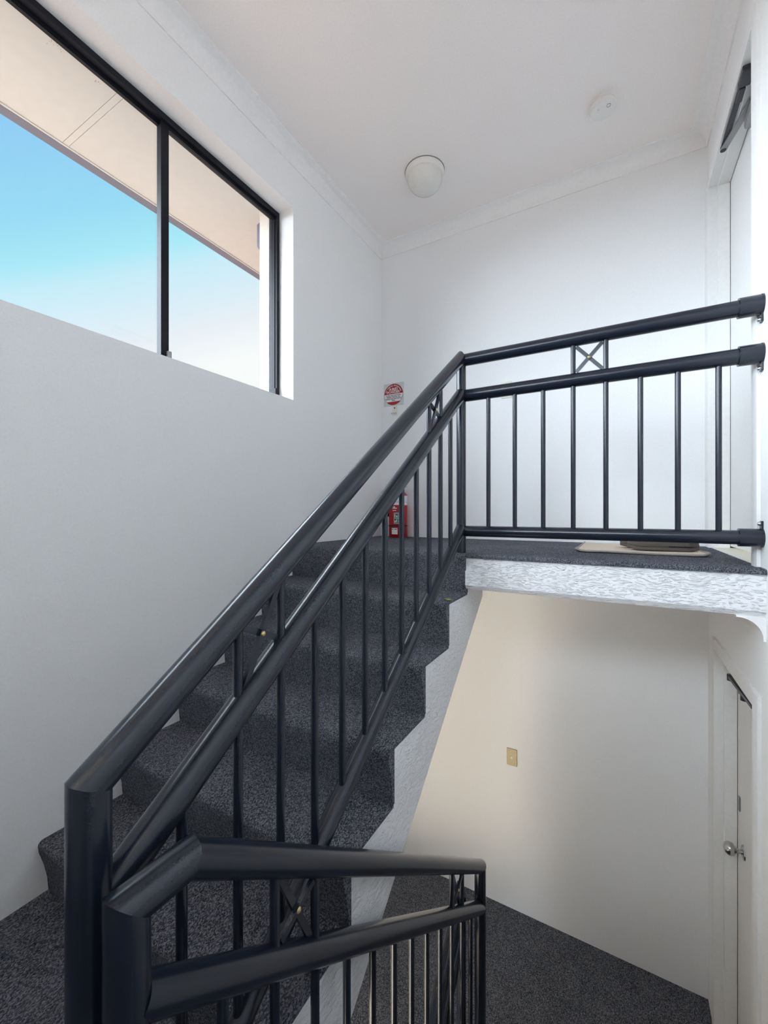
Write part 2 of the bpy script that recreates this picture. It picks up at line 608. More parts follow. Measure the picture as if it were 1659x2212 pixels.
def flight_down():
    """lower flight: eight risers from the half landing down to the lower landing, against the right wall"""
    t = thing('stair_flight', (-0.09, 1.93, ZL), 'charcoal carpeted stairs going down from the half landing beside the wall with doors', 'stairs', 'carpeted concrete stair flights')
    x0, x1 = XE + 0.013, XR - 0.001
    y0 = 0.165
    prof = [(y0 + 0.001, ZH - 0.012)]
    for k in range(1, 8):
        prof += [(y0 + (k - 1) * G_, ZH - k * R_ - 0.010), (y0 + k * G_, ZH - k * R_ - 0.010)]
    prof += [(y0 + 7 * G_, ZL - 0.010), (y0 + 7 * G_, ZL - 0.17), (y0 + 7 * G_ - 0.25, ZL - 0.17), (y0 + 0.001, ZH - 0.42)]
    obj('stringer', MB().prism(prof, 'x', x0, x1), M['render'], t)
    base = MB().prism(step_profile(0.0, 0.0, R_, -G_ - 0.004, -1), 'x', x0 - 0.003, x1)
    me, o = mesh_from(base, 'step', M['carpet'], 50, origin=(0, 0, 0))
    for k in range(1, 8):
        place('step', me, (0, y0 + k * G_ + 0.01, ZH - (k + 1) * R_), t)
    return t


flight_down()

# ------------------------------------------------------------------ balustrades
RT, RB, RP = 0.0285, 0.0098, 0.0225          # rail, baluster, slim post radii


def cross_panel(root, A0, A1, B0, B1, across):
    """X of two flat bars between two uprights: A0/A1 foot and head of one, B0/B1 of the other"""
    n = Vector(across).normalized()
    A0, A1, B0, B1 = [Vector(p) for p in (A0, A1, B0, B1)]
    u = (B0 - A0); u.z = 0; u.normalize()
    e = 0.012
    cb = obj('cross_bar', MB().bar(A0 + u * e + n * 0.003, B1 - u * e + n * 0.003, 0.014, 0.009, n), M['rail'], root)
    obj('cross_bar', MB().bar(A1 + u * e - n * 0.003, B0 - u * e - n * 0.003, 0.014, 0.009, n), M['rail'], root)
    c = (A0 + B1) / 2
    mb = MB()
    for s in (1, -1):
        rows = []
        for k in range(5):
            a = PI / 2 * k / 4
            rows.append((0.0065 * math.cos(a), s * (0.0065 + 0.005 * math.sin(a))))
        mb.lathe([(r, h) for r, h in rows], c, 'x' if abs(n.x) > 0.5 else 'y', 20)
    tag(obj('rivet', mb, M['brass'], cb, smooth=60), 'brass rivet')


def baluster_set(root, spots, foot, head):
    me = None
    for p in spots:
        a = (p[0], p[1], foot(p))
        if me is None:
            me, o = mesh_from(MB().tube((0, 0, 0), (0, 0, head(p) - foot(p)), RB, seg=20), 'baluster', M['rail'], 40, origin=(0, 0, 0))
        place('baluster', me, a, root)


UPY = [0.454, 0.577, 0.697, 0.817, 0.936, 1.054, 1.173, 1.293, 1.413, 1.533, 1.653, 1.773]
XP, YP1, YR = -0.665, 0.309, 1.920
ZT, ZM, ZBR = 0.729, 0.5575, -0.0905          # landing rail axes


def flight_rail(root, dz):
    y0, y1 = YP1, YR
    hz = lambda y: -0.394 + (0.744 + 0.394) * (y - y0) / (y1 - y0) + dz
    mz = lambda y: -0.588 + (0.569 + 0.588) * (y - y0) / (y1 - y0) + dz
    bz = lambda y: -1.218 + (-0.074 + 1.218) * (y - y0) / (y1 - y0) + dz
    d1 = Vector((0, y1 - y0, hz(y1) - hz(y0))).normalized()
    mit = (d1 + Vector((0, 0, 1))).normalized()
    obj('post', MB().tube((XP, y0, ZH + dz), (XP, y0, hz(y0)), RT, None, mit), M['rail'], root, smooth=40)
    # the flight rails are mitred on the diagonal where the landing rails turn off
    diag = Vector((1, 1, 0.25)).normalized()
    obj('handrail', MB().tube((XP, y0, hz(y0)), (XP, y1, hz(y1)), RT, mit, diag), M['rail'], root, smooth=40)
    obj('mid_rail', MB().tube((XP, y0 + 0.015, mz(y0 + 0.015)), (XP, y1, mz(y1)), RT, None, diag), M['rail'], root, smooth=40)
    obj('bottom_rail', MB().tube((XP, y0 + 0.015, bz(y0 + 0.015)), (XP, y1, bz(y1)), RT * 0.88, None, diag), M['rail'], root, smooth=40)
    baluster_set(root, [(XP, y) for y in UPY], lambda p: bz(p[1]) + 0.012, lambda p: mz(p[1]) - 0.012)
    me = None
    for a, b in ((1, 2), (9, 10)):
        ya, yb = UPY[a], UPY[b]
        for y in (ya, yb):
            if me is None:
                me, o = mesh_from(MB().tube((0, 0, 0), (0, 0, hz(y) - mz(y) - 0.02), RB, seg=20), 'short_baluster', M['rail'], 40, origin=(0, 0, 0))
            place('short_baluster', me, (XP, y, mz(y) + 0.01), root)
        off = 0.034
        cross_panel(root, (XP, ya, mz(ya) + off + 0.004), (XP, ya, hz(ya) - off + 0.004), (XP, yb, mz(yb) + off - 0.004), (XP, yb, hz(yb) - off - 0.004), (1, 0, 0))


up = thing('balustrade', (XP, 1.1, ZH), 'black tubular steel balustrade climbing the stairs and crossing the upper landing edge', 'railing', 'black tubular stair balustrades')
flight_rail(up, 0)
obj('corner_post', MB().tube((XP, YR, ZF + 0.0008), (XP, YR, ZT), RP), M['rail'], up, smooth=40)
for nm, z, r in (('handrail', ZT, RT), ('mid_rail', ZM, RT), ('bottom_rail', ZBR, RT * 0.9)):
    obj(nm, MB().tube((XP, YR, z), (XR - 0.012, YR, z), r, (1, 1, 0), None), M['rail'], up, smooth=40)
    br = obj('wall_bracket', MB().tube((0.368, YR, z), (XR - 0.006, YR, z), r + 0.0065), M['rail'], up, smooth=40)
    s = -1 if nm != 'bottom_rail' else 1
    w = 0.024
    fl_poly = [(YR + (r + 0.0075) * math.cos(a), z + (r + 0.0075) * math.sin(a)) for a in [PI / 2 * s + PI / 2 + PI * k / 12 for k in range(13)]]
    tabz = z + s * (r + 0.034)
    fl_poly = [(YR + (r + 0.0075) * math.cos(2 * PI * k / 28), z + (r + 0.0075) * math.sin(2 * PI * k / 28)) for k in range(28)]
    obj('flange', MB().prism(fl_poly, 'x', XR - 0.006, XR), M['rail'], br, smooth=40)
    obj('fixing_tab', MB().box(XR - 0.006, XR, YR - 0.013, YR + 0.013, min(z, tabz), max(z, tabz)), M['rail'], br, bevel=0.002)
    obj('screw', MB().lathe([(0, -0.009), (0.005, -0.0085), (0.007, -0.005), (0.007, 0)], (XR - 0.006, YR, tabz - s * 0.010), 'x', 12), M['chrome'], br, smooth=50)
LX = [-0.533, -0.413, -0.292, -0.172, -0.050, 0.070, 0.191, 0.313]
baluster_set(up, [(x, YR) for x in LX], lambda p: ZBR + 0.012, lambda p: ZM - 0.012)
sb = None
for x in (LX[3], LX[4]):
    if sb is None:
        sb, o = mesh_from(MB().tube((0, 0, 0), (0, 0, ZT - ZM - 0.02), RB, seg=20), 'short_baluster', M['rail'], 40, origin=(0, 0, 0))
    place('short_baluster', sb, (x, YR, ZM + 0.01), up)
cross_panel(up, (LX[3], YR, ZM + 0.032), (LX[3], YR, ZT - 0.032), (LX[4], YR, ZM + 0.032), (LX[4], YR, ZT - 0.032), (0, -1, 0))

# lower balustrade, along the flight going down
X2, YP2, YK, YE2 = -0.582, 0.317, 0.410, 1.952
ZK = -0.537
lo = thing('balustrade', (X2, 1.1, ZL), 'black tubular steel balustrade sloping down to the lower landing, its post nearest the camera', 'railing', 'black tubular stair balustrades')
hz2 = lambda y: ZK - 0.751 * (y - YK)
dsl = Vector((0, 1, -0.751)).normalized()
m1 = (Vector((0, 1, 0)) + Vector((0, 0, 1))).normalized()
m2 = (Vector((0, 1, 0)) + dsl).normalized()
m3 = (dsl + Vector((0, 0, -1))).normalized()
obj('post', MB().tube((X2, YP2, ZH - R_ + 0.0008), (X2, YP2, ZK), RT, None, m1), M['rail'], lo, smooth=40)
obj('handrail', MB().tube((X2, YP2, ZK), (X2, YK, ZK), RT, m1, m2), M['rail'], lo, smooth=40)
obj('handrail', MB().tube((X2, YK, ZK), (X2, YE2, hz2(YE2)), RT, m2, m3), M['rail'], lo, smooth=40)
obj('post', MB().tube((X2, YE2, hz2(YE2)), (X2, YE2, ZL), RT * 0.94, m3, None), M['rail'], lo, smooth=40)
obj('mid_rail', MB().tube((X2, YP2 + 0.01, hz2(YP2 + 0.01) - 0.197), (X2, YE2 - 0.01, hz2(YE2 - 0.01) - 0.197), RT), M['rail'], lo, smooth=40)
obj('bottom_rail', MB().tube((X2, YP2 + 0.13, hz2(YP2 + 0.13) - 0.828), (X2, YE2 - 0.01, hz2(YE2 - 0.01) - 0.828), RT * 0.88), M['rail'], lo, smooth=40)
LOY = [0.473, 0.594, 0.716, 0.838, 0.959, 1.081, 1.200, 1.320, 1.442, 1.565, 1.687, 1.806]
baluster_set(lo, [(X2, y) for y in LOY], lambda p: hz2(p[1]) - 0.816, lambda p: hz2(p[1]) - 0.209)
sb = None
for a, b in ((1, 2), (9, 10)):
    for y in (LOY[a], LOY[b]):
        if sb is None:
            sb, o = mesh_from(MB().tube((0, 0, 0), (0, 0, 0.177), RB, seg=20), 'short_baluster', M['rail'], 40, origin=(0, 0, 0))
        place('short_baluster', sb, (X2, y, hz2(y) - 0.187), lo)
    ya, yb, off = LOY[a], LOY[b], 0.034
    cross_panel(lo, (X2, ya, hz2(ya) - 0.197 + off - 0.004), (X2, ya, hz2(ya) - off - 0.004), (X2, yb, hz2(yb) - 0.197 + off + 0.004), (X2, yb, hz2(yb) - off + 0.004), (1, 0, 0))

be = thing('balustrade', (XP, 1.1, ZB), 'black tubular steel balustrade of the next flight down, seen through the lower balusters', 'railing', 'black tubular stair balustrades')
flight_rail(be, -ST)
obj('corner_post', MB().tube((XP, YR, ZL + 0.0008), (XP, YR, ZT - ST), RP), M['rail'], be, smooth=40)


# ------------------------------------------------------------------ windows
def make_window(name, opening, facing, inner, stiles):
    """sliding window; facing 'x' sits in the left wall, 'y' in the front wall; inner is the plane of its room side"""
    u0, u1, z0, z1 = opening
    fa, fb = inner, inner - 0.062

    def bx(mb, t0, t1, a, b, c, d):
        return mb.box(t0, t1, a, b, c, d) if facing == 'x' else mb.box(a, b, t0, t1, c, d)
    mid = ((fa + fb) / 2, (u0 + u1) / 2, z0) if facing == 'x' else ((u0 + u1) / 2, (fa + fb) / 2, z0)
    t = setting(name, mid)
    w = 0.028
    for nm, r in (('frame_head', (u0, u1, z1 - w, z1)), ('frame_sill', (u0, u1, z0, z0 + 0.022)),
                  ('frame_jamb', (u1 - w + 0.006, u1, z0 + 0.022, z1 - w)), ('frame_jamb', (u0, u0 + w, z0 + 0.022, z1 - w))):
        obj(nm, bx(MB(), fb, fa, *r), M['frame'], t, bevel=0.002, bseg=1)
    n = len(stiles) - 1
    for k in range(n):
        a, b = stiles[k], stiles[k + 1]
        t1 = fa - 0.018 - (0.016 if (n - k) % 2 == 0 else 0)
        t0 = t1 - 0.016
        mb = MB()
        bx(mb, t0, t1, a - (0.019 if k else 0.0), a + 0.019, z0 + 0.02, z1 - 0.025)
        bx(mb, t0, t1, b - (0.019 if k < n - 1 else 0.010), b + (0.019 if k < n - 1 else 0.0), z0 + 0.02, z1 - 0.025)
        bx(mb, t0, t1, a + 0.019, b - 0.010, z1 - 0.045, z1 - 0.025)
        bx(mb, t0, t1, a + 0.019, b - 0.010, z0 + 0.02, z0 + 0.045)
        sash = obj('sash', mb, M['frame'], t)
        obj('pane', bx(MB(), (t0 + t1) / 2 - 0.002, (t0 + t1) / 2 + 0.002, a + 0.004, b - 0.004, z0 + 0.03, z1 - 0.035), M['glass'], sash)
    s = stiles[-2]
    mb = bx(MB(), fa - 0.018, fa - 0.004, s + 0.006, s + 0.026, z0 + 0.022, z0 + 0.075)
    obj('latch', bx(mb, fa - 0.018, fa + 0.004, s - 0.010, s + 0.035, z0 + 0.022, z0 + 0.034), M['closer_grey'], t, bevel=0.002, bseg=1)
    obj('latch', bx(MB(), fa - 0.020, fa + 0.003, u1 - 0.036, u1 - 0.020, z0 + 0.022, z0 + 0.080), M['frame'], t, bevel=0.003, bseg=1)
    return t


make_window('window_1', WIN, 'x', XL - 0.110, [WIN[0] + 0.02, 0.435, 1.170, WIN[1] - 0.016])
make_window('window_2', WINF, 'y', YF - 0.060, [WINF[0] + 0.02, -0.625, WINF[1] - 0.016])

# eaves outside the window: soffit sheets, cover strip, gutter
ev = setting('roof_eave', (-2.24, 1.5, 1.90))
XS = XL - 0.265
for a, b in ((YF - 0.15, 1.032), (1.062, 4.2)):
    obj('soffit_panel', MB().box(-2.492, XS, a, b, 1.900, 1.915), M['soffit'], ev)
obj('cover_strip', MB().box(-2.492, XS, 1.034, 1.060, 1.8998, 1.915), M['soffit'], ev)
obj('edge_trim', MB().box(-2.500, -2.489, YF - 0.15, 4.2, 1.894, 1.93), M['soffit'], ev)
obj('gutter', MB().prism([(-2.500, 1.892), (-2.556, 1.892), (-2.563, 1.900), (-2.567, 1.99), (-2.500, 1.99)], 'y', -1.75, 4.2), M['gutter'], ev)
obj('roof_sheet', MB().prism([(-2.60, 1.985), (0.9, 2.75), (0.9, 2.78), (-2.60, 2.015)], 'y', -2.2, 4.2), M['gutter'], ev)
obj('eave_bracket', MB().prism([(-1.976, 1.84), (-2.008, 1.83), (-2.008, 1.70), (-1.998, 1.675), (-1.976, 1.655)], 'y', 1.893, 1.93), M['gutter'], ev)
mk = MB()
for cx, cy, n, s in ((-1.982, 0.806, 9, 0.024), (-1.992, 0.965, 5, 0.018)):
    for k in range(n):
        a, b = cx - random.uniform(0, 1.4) * s, cy + random.uniform(-1, 1) * s
        mk.box(a - random.uniform(.002, .006), a, b - random.uniform(.001, .003), b, 1.8992, 1.9005)
obj('flaked_paint', mk, M['flake'], ev)

fe_ = setting('roof_eave', (-0.6, -1.35, 1.90))  # unseen front eave, its overhang added to shade window_2 from the sun
obj('soffit_panel', MB().box(-2.492, 1.2, -1.75, YF - 0.15, 1.900, 1.915), M['soffit'], fe_)
obj('gutter', MB().box(-2.55, 1.2, -1.81, -1.75, 1.892, 1.99), M['gutter'], fe_)

# ground outside
struct('ground', MB().prism([(-60, -50), (60, -50), (60, YF - 0.16), (XS - 0.01, YF - 0.16), (XS - 0.01, 60), (-60, 60)], 'z', ZB - 0.2, ZB - 0.05), M['ground'])


# ------------------------------------------------------------------ doors on the right wall
def make_door(n, opening, arch, knob):
    """hinged door set back in the wall; arch is the width of the far architrave"""
    y0, y1, z0, z1 = opening
    t = setting('door_%d' % n, (XR + 0.06, (y0 + y1) / 2, z0))
    XA = XR - 0.015
    xs, xl = XR + 0.025, XR + 0.080           # stop face, leaf face
    aw = 0.050
    for nm, bx in (('jamb', (XA + 0.003, XR + 0.16, y1 - 0.004, y1, z0, z1)), ('jamb', (XA + 0.003, XR + 0.16, y0, y0 + 0.004, z0, z1)), ('door_head', (XA + 0.003, XR + 0.16, y0, y1, z1 - 0.004, z1))):
        obj(nm, MB().box(*bx), M['gloss_white'], t)
    for bx in ((xs, xl - 0.002, y1 - 0.016, y1 - 0.004, z0, z1 - 0.004), (xs, xl - 0.002, y0 + 0.004, y0 + 0.016, z0, z1 - 0.004), (xs, xl - 0.002, y0 + 0.016, y1 - 0.016, z1 - 0.016, z1 - 0.004)):
        obj('door_stop', MB().box(*bx), M['gloss_white'], t, bevel=0.003)
    # architraves on the stair side
    obj('architrave', MB().box(XA, XR, y1 - 0.002, y1 + arch, z0, z1 + aw), M['gloss_white'], t, bevel=0.003)
    pr = [(XR, y0 - aw), (XA + 0.004, y0 - aw), (XA, y0 - aw + 0.014), (XA, y0 + 0.002), (XR, y0 + 0.002)]
    obj('architrave', MB().prism(pr, 'z', z0, z1 + aw), M['gloss_white'], t, smooth=30)
    ph = [(XR, z1 - 0.002), (XA, z1 - 0.002), (XA, z1 + aw - 0.014), (XA + 0.004, z1 + aw), (XR, z1 + aw)]
    mh = MB()
    mh.add([(p[0], y0 + 0.001, p[1]) for p in ph] + [(p[0], y1 - 0.001, p[1]) for p in ph],
           [(0, 1, 6, 5), (1, 2, 7, 6), (2, 3, 8, 7), (3, 4, 9, 8), (4, 0, 5, 9), (0, 4, 3, 2, 1), (5, 6, 7, 8, 9)])
    obj('architrave', mh, M['gloss_white'], t)
    leaf = obj('door_leaf', MB().box(xl, xl + 0.038, y0 + 0.008, y1 - 0.0085, z0 + 0.012, z1 - 0.0085), M['gloss_white'], t, bevel=0.0015, bseg=1)
    obj('seal', MB().box(xl - 0.002, xl + 0.045, y1 - 0.0085, y1 - 0.004, z0, z1 - 0.004).box(xl - 0.002, xl + 0.045, y0 + 0.008, y1 - 0.0085, z1 - 0.0085, z1 - 0.004), M['black_strap'], t)
    obj('threshold', MB().box(XR + 0.001, XR + 0.16, y0 + 0.004, y1 - 0.004, z0 - 0.009, z0 + 0.004), M['timber'] if n == 2 else M['cream_plastic'], t, bevel=0.002, bseg=1)
    # overhead closer: body on the leaf, two arms folded under the head
    if n == 1:
        zt = z1 - 0.026
        cl = obj('door_closer', MB().box(xl - 0.036, xl, 2.14, 2.40, zt - 0.058, zt - 0.006), M['closer_grey'], t, bevel=0.012, bseg=3)
        el = (XR - 0.002, 2.545, zt)
        obj('closer_arm', MB().bar((XR + 0.004, 2.17, zt + 0.004), el, 0.022, 0.007, (0, 0, 1)), M['closer'], cl)
        obj('closer_arm', MB().bar((xl - 0.024, 2.30, zt - 0.006), (el[0], el[1], el[2] - 0.009), 0.026, 0.008, (0, 0, 1)), M['closer_grey'], cl)
        obj('pivot', MB().tube((el[0], el[1], el[2] - 0.014), (el[0], el[1], el[2] + 0.006), 0.012, seg=16), M['closer'], cl, smooth=40)
        obj('head_shoe', MB().box(XR - 0.010, XR + 0.030, 2.14, 2.22, zt - 0.004, z1 - 0.004).box(XR - 0.006, XR + 0.016, 2.22, 2.29, zt - 0.010, zt + 0.012), M['closer'], cl, bevel=0.003, bseg=1)
    else:
        zt = z1 - 0.026
        cl = obj('door_closer', MB().box(xl - 0.036, xl, 2.02, 2.26, zt - 0.075, zt - 0.020), M['closer_grey'], t, bevel=0.010, bseg=3)
        obj('closer_arm', MB().bar((XR + 0.002, 2.03, zt), (XR - 0.008, 2.365, zt - 0.001), 0.020, 0.012, (0, 0, 1)), M['closer'], cl)
        obj('pivot', MB().tube((XR - 0.008, 2.365, zt - 0.018), (XR - 0.008, 2.365, zt + 0.008), 0.013, seg=16), M['closer'], cl, smooth=40)
        obj('closer_arm', MB().bar((xl - 0.020, 2.13, zt - 0.014), (XR - 0.004, 2.22, zt - 0.012), 0.026, 0.012, (0, 0, 1)), M['closer_grey'], cl)
        obj('arm_joint', MB().tube((XR + 0.002, 2.175, zt - 0.030), (XR + 0.002, 2.175, zt - 0.004), 0.014, seg=16), M['closer'], cl, smooth=40)
    if knob:
        yk, zk = 2.575, -1.630
        obj('door_knob', MB().lathe([(0, -0.078), (0.012, -0.077), (0.022, -0.072), (0.029, -0.060), (0.030, -0.050), (0.026, -0.040), (0.016, -0.033), (0.010, -0.027), (0.010, -0.004)], (xl, yk, zk), 'x', 32), M['chrome'], leaf, smooth=60)
        obj('rose', MB().lathe([(0.0, -0.009), (0.020, -0.009), (0.031, -0.004), (0.033, 0.0)], (xl, yk, zk), 'x', 32), M['chrome'], leaf, smooth=40)
        obj('lock_plate', MB().box(xl - 0.006, xl, 2.635, 2.658, -1.475, -1.405), M['closer_grey'], leaf, bevel=0.004)
    return t


make_door(1, DOOR_U, YB - DOOR_U[1] - 0.001, False)
make_door(2, DOOR_L, 0.050, True)

# ------------------------------------------------------------------ ceiling light and smoke alarm
dl = thing('ceiling_light', (-1.075, 2.41, ZC - 0.11), 'round opal glass dome light on the ceiling above the upper landing', 'ceiling light')
obj('rim', MB().lathe([(0.0, ZC), (0.121, ZC), (0.122, ZC - 0.006), (0.1235, ZC - 0.010), (0.118, ZC - 0.036), (0.110, ZC - 0.040), (0.0, ZC - 0.040)], (-1.075, 2.41, 0), seg=56), M['white_plastic'], dl, smooth=35)
dome = [(0.111 * math.cos(a), ZC - 0.036 - 0.098 * math.sin(a)) for a in [PI / 2 * k / 14 for k in range(15)]]
obj('dome', MB().lathe(dome[:-1] + [(0, dome[-1][1])], (-1.075, 2.41, 0), seg=56), M['opal'], dl, smooth=60)
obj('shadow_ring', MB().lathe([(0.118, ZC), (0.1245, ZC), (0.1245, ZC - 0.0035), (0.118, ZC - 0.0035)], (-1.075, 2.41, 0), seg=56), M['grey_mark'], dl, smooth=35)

sx, sy = -0.078, 2.468
sd = thing('smoke_alarm', (sx, sy, ZC - 0.05), 'white round smoke alarm on the ceiling near the cornice', 'smoke alarm')
obj('base_plate', MB().lathe([(0, ZC), (0.062, ZC), (0.063, ZC - 0.014), (0.060, ZC - 0.017), (0, ZC - 0.017)], (sx, sy, 0), seg=48), M['white_plastic'], sd, smooth=35)
obj('gap', MB().lathe([(0, ZC - 0.016), (0.0585, ZC - 0.016), (0.0585, ZC - 0.021), (0, ZC - 0.021)], (sx, sy, 0), seg=48), M['grey_mark'], sd, smooth=35)
obj('cover', MB().lathe([(0, ZC - 0.0195), (0.0625, ZC - 0.0195), (0.0630, ZC - 0.036), (0.058, ZC - 0.043), (0, ZC - 0.045)], (sx, sy, 0), seg=48), M['white_plastic'], sd, smooth=30)
obj('test_button', MB().lathe([(0.0085, ZC - 0.0435), (0.0085, ZC - 0.0452), (0.0102, ZC - 0.0452), (0.0102, ZC - 0.0435)], (sx + 0.027, sy - 0.022, 0), seg=28), M['grey_mark'], sd, smooth=35)
obj('indicator', MB().lathe([(0, ZC - 0.0455), (0.005, ZC - 0.0453), (0.005, ZC - 0.042)], (sx - 0.020, sy - 0.018, 0), seg=18), M['sign_plate'], sd, smooth=35)


# ------------------------------------------------------------------ switches
def switch(cx, cz, mat, label, rocker):
    t = thing('light_switch', (cx, YB, cz - 0.058), label, 'light switch', 'wall light switches')
    obj('plate', MB().box(cx - 0.035, cx + 0.035, YB - 0.009, YB, cz - 0.058, cz + 0.058), mat, t, bevel=0.003)
    if rocker:
        obj('toggle', MB().box(cx - 0.0075, cx + 0.0075, YB - 0.014, YB - 0.008, cz - 0.009, cz + 0.009), M['cream_plastic'], t, bevel=0.002)
    else:
        obj('toggle', MB().box(cx - 0.008, cx + 0.008, YB - 0.014, YB - 0.008, cz - 0.010, cz + 0.010), mat, t, bevel=0.002)


switch(-0.693, 0.858, M['cream_plastic'], 'cream light switch on the upper wall behind the landing rails', False)
switch(-0.655, -1.708, M['beige_plastic'], 'beige light switch on the bare wall below the landing', True)

# ------------------------------------------------------------------ extinguisher sign with hook below
cx, cz = -1.5935, 0.9525
sg = thing('extinguisher_sign', (cx, YB, cz - 0.0915), 'red and white round powder extinguisher sign on a clear square plate', 'sign')
obj('plate', MB().box(cx - 0.0915, cx + 0.0915, YB - 0.0025, YB, cz - 0.0915, cz + 0.0915), M['sign_plate'], sg, bevel=0.001, bseg=1)
disc = obj('disc', MB().lathe([(0, -0.0035), (0.0855, -0.0035), (0.0855, -0.0022)], (cx, YB, cz), 'y', 64), M['ink'], sg)


def segment(r, z0, z1, n=40):
    """slice of a disc between two heights"""
    pts = []
    a0, a1 = math.asin(max(-1, min(1, z0 / r))), math.asin(max(-1, min(1, z1 / r)))
    for k in range(n + 1):
        a = a0 + (a1 - a0) * k / n
        pts.append((r * math.cos(a), r * math.sin(a)))
    return [(cx + p[0], cz + p[1]) for p in pts] + [(cx - p[0], cz + p[1]) for p in reversed(pts)]


def dedupe(poly):
    out = []
    for p in poly:
        if not out or (abs(p[0] - out[-1][0]) + abs(p[1] - out[-1][1])) > 1e-6:
            out.append(p)
    if abs(out[0][0] - out[-1][0]) + abs(out[0][1] - out[-1][1]) < 1e-6:
        out.pop()
    return out


obj('red_field', MB().prism(dedupe(segment(0.0835, 0.004, 0.0835)), 'y', YB - 0.0045, YB - 0.003), M['sign_red'], disc)
obj('white_field', MB().prism(dedupe(segment(0.0835, -0.058, 0.004)), 'y', YB - 0.0045, YB - 0.003), M['sign_white'], disc)
obj('red_field', MB().prism(dedupe(segment(0.0835, -0.0835, -0.058)), 'y', YB - 0.0045, YB - 0.003), M['sign_red'], disc)


def put_text(body, size, x, z, mat, parent, y, bold=0.0, spacing=1.0, roll=0.0):
    me = text_mesh('lettering', body, size, mat, spacing, bold)
    o = place('lettering', me, (x, y, z), parent)
    o.rotation_euler = (PI / 2, -roll, 0)
    return o


yt = YB - 0.0050
put_text('A:B(E)', 0.031, cx, cz + 0.0415, M['sign_white'], disc, yt, 0.0005)
put_text('POWDER', 0.0275, cx, cz + 0.0175, M['sign_white'], disc, yt, 0.0005)
for k, s in enumerate(('TO BE USED FOR PAPER,', 'WOOD, TEXTILE, OIL,', 'LIQUID, AND ELECTRICAL', 'FIRES')):
    put_text(s, 0.0125, cx, cz - 0.008 - 0.0135 * k, M['ink'], disc, yt, 0.0001)
arc = 'DRY CHEMICAL EXTINGUISHER'
for k, ch in enumerate(arc):
    if ch == ' ':
        continue
    a = math.radians(164 - 148 * (k + 0.5) / len(arc))
    put_text(ch, 0.0135, cx + 0.071 * math.cos(a), cz + 0.071 * math.sin(a), M['sign_white'], disc, yt, 0.0001, 1.0, a - PI / 2)

hx, hzz = -1.5835, 0.83
hk = thing('wall_hook', (hx, YB, 0.795), 'small cream extinguisher hook bracket below the round sign', 'hook')
obj('back_plate', MB().box(hx - 0.022, hx + 0.022, YB - 0.004, YB, 0.800, 0.862), M['cream_plastic'], hk, bevel=0.002)
obj('shelf', MB().box(hx - 0.022, hx + 0.022, YB - 0.032, YB - 0.002, 0.797, 0.803), M['cream_plastic'], hk, bevel=0.001, bseg=1)
obj('screw', MB().lathe([(0, -0.0065), (0.005, -0.0060), (0.006, -0.004)], (hx, YB, 0.842), 'y', 14), M['ink'], hk)

# ------------------------------------------------------------------ fire extinguisher in the corner
ex, ey, ez = -1.506, 2.868, ZF
fe = thing('fire_extinguisher', (ex, ey, ez), 'red fire extinguisher with labels standing on the carpet in the corner', 'fire extinguisher')
R = 0.073


def ring(r, z0, z1):
    return MB().lathe([(r - 0.004, ez + z0), (r, ez + z0), (r, ez + z1), (r - 0.004, ez + z1)], (ex, ey, 0), seg=48)


prof = [(0, 0.002), (R - 0.006, 0.002), (R, 0.010), (R, 0.315)]
prof += [(0.02 + (R - 0.02) * math.cos(a), 0.315 + 0.045 * math.sin(a)) for a in [PI / 2 * k / 8 for k in range(1, 9)]]
prof += [(0.019, 0.372), (0.0, 0.372)]
obj('cylinder', MB().lathe([(r, h + ez) for r, h in prof], (ex, ey, 0), seg=48), M['red'], fe, smooth=40)
obj('label_band', ring(R + 0.0008, 0.272, 0.322), M['lavender'], fe, smooth=40)
obj('label_band', ring(R + 0.0008, 0.250, 0.270), M['sign_white'], fe, smooth=40)
obj('strap', ring(R + 0.002, 0.086, 0.096), M['black_strap'], fe, smooth=40)


def wrap(a0, a1, z0, z1, r, n=10):
    """patch of a label wrapped on the cylinder; angles from the face turned to the stairs"""
    mb = MB()
    for k in range(n + 1):
        a = math.radians(-90 + a0 + (a1 - a0) * k / n)
        for rr in (r - 0.002, r):
            mb.v += [(ex + rr * math.cos(a), ey + rr * math.sin(a), ez + z0), (ex + rr * math.cos(a), ey + rr * math.sin(a), ez + z1)]
    for k in range(n):
        i, j = 4 * k, 4 * k + 4
        mb.f += [(i + 2, j + 2, j + 3, i + 3), (i, i + 1, j + 1, j), (i, j, j + 2, i + 2), (i + 1, i + 3, j + 3, j + 1)]
    mb.f += [(0, 2, 3, 1), (4 * n, 4 * n + 1, 4 * n + 3, 4 * n + 2)]
    return mb


C0 = 28      # labels look towards the stairs' lower end
pw = obj('pictogram_label', wrap(C0 - 26, C0 + 26, 0.108, 0.190, R + 0.0012), M['sign_white'], fe, smooth=40)
for i in range(2):
    for j in range(2):
        obj('pictogram', wrap(C0 - 24 + i * 25, C0 - 1 + i * 25, 0.112 + j * 0.039, 0.147 + j * 0.039, R + 0.0018, 6), M['green'], pw, smooth=40)
        for q in range(2):
            a = C0 - 22 + i * 25 + q * 10
            obj('pictogram_mark', wrap(a, a + 7 - 2 * ((i + j + q) % 2), 0.117 + j * 0.039, 0.117 + j * 0.039 + 0.014 + 0.010 * ((i * 2 + j + q) % 2), R + 0.0024, 3), M['sign_white'], pw, smooth=40)
tg = obj('service_tag', wrap(C0 - 42, C0 - 4, 0.026, 0.074, R + 0.0012), M['sign_white'], fe, smooth=40)
obj('tag_mark', wrap(C0 - 40, C0 - 30, 0.062, 0.067, R + 0.0020, 4), M['ink'], tg)
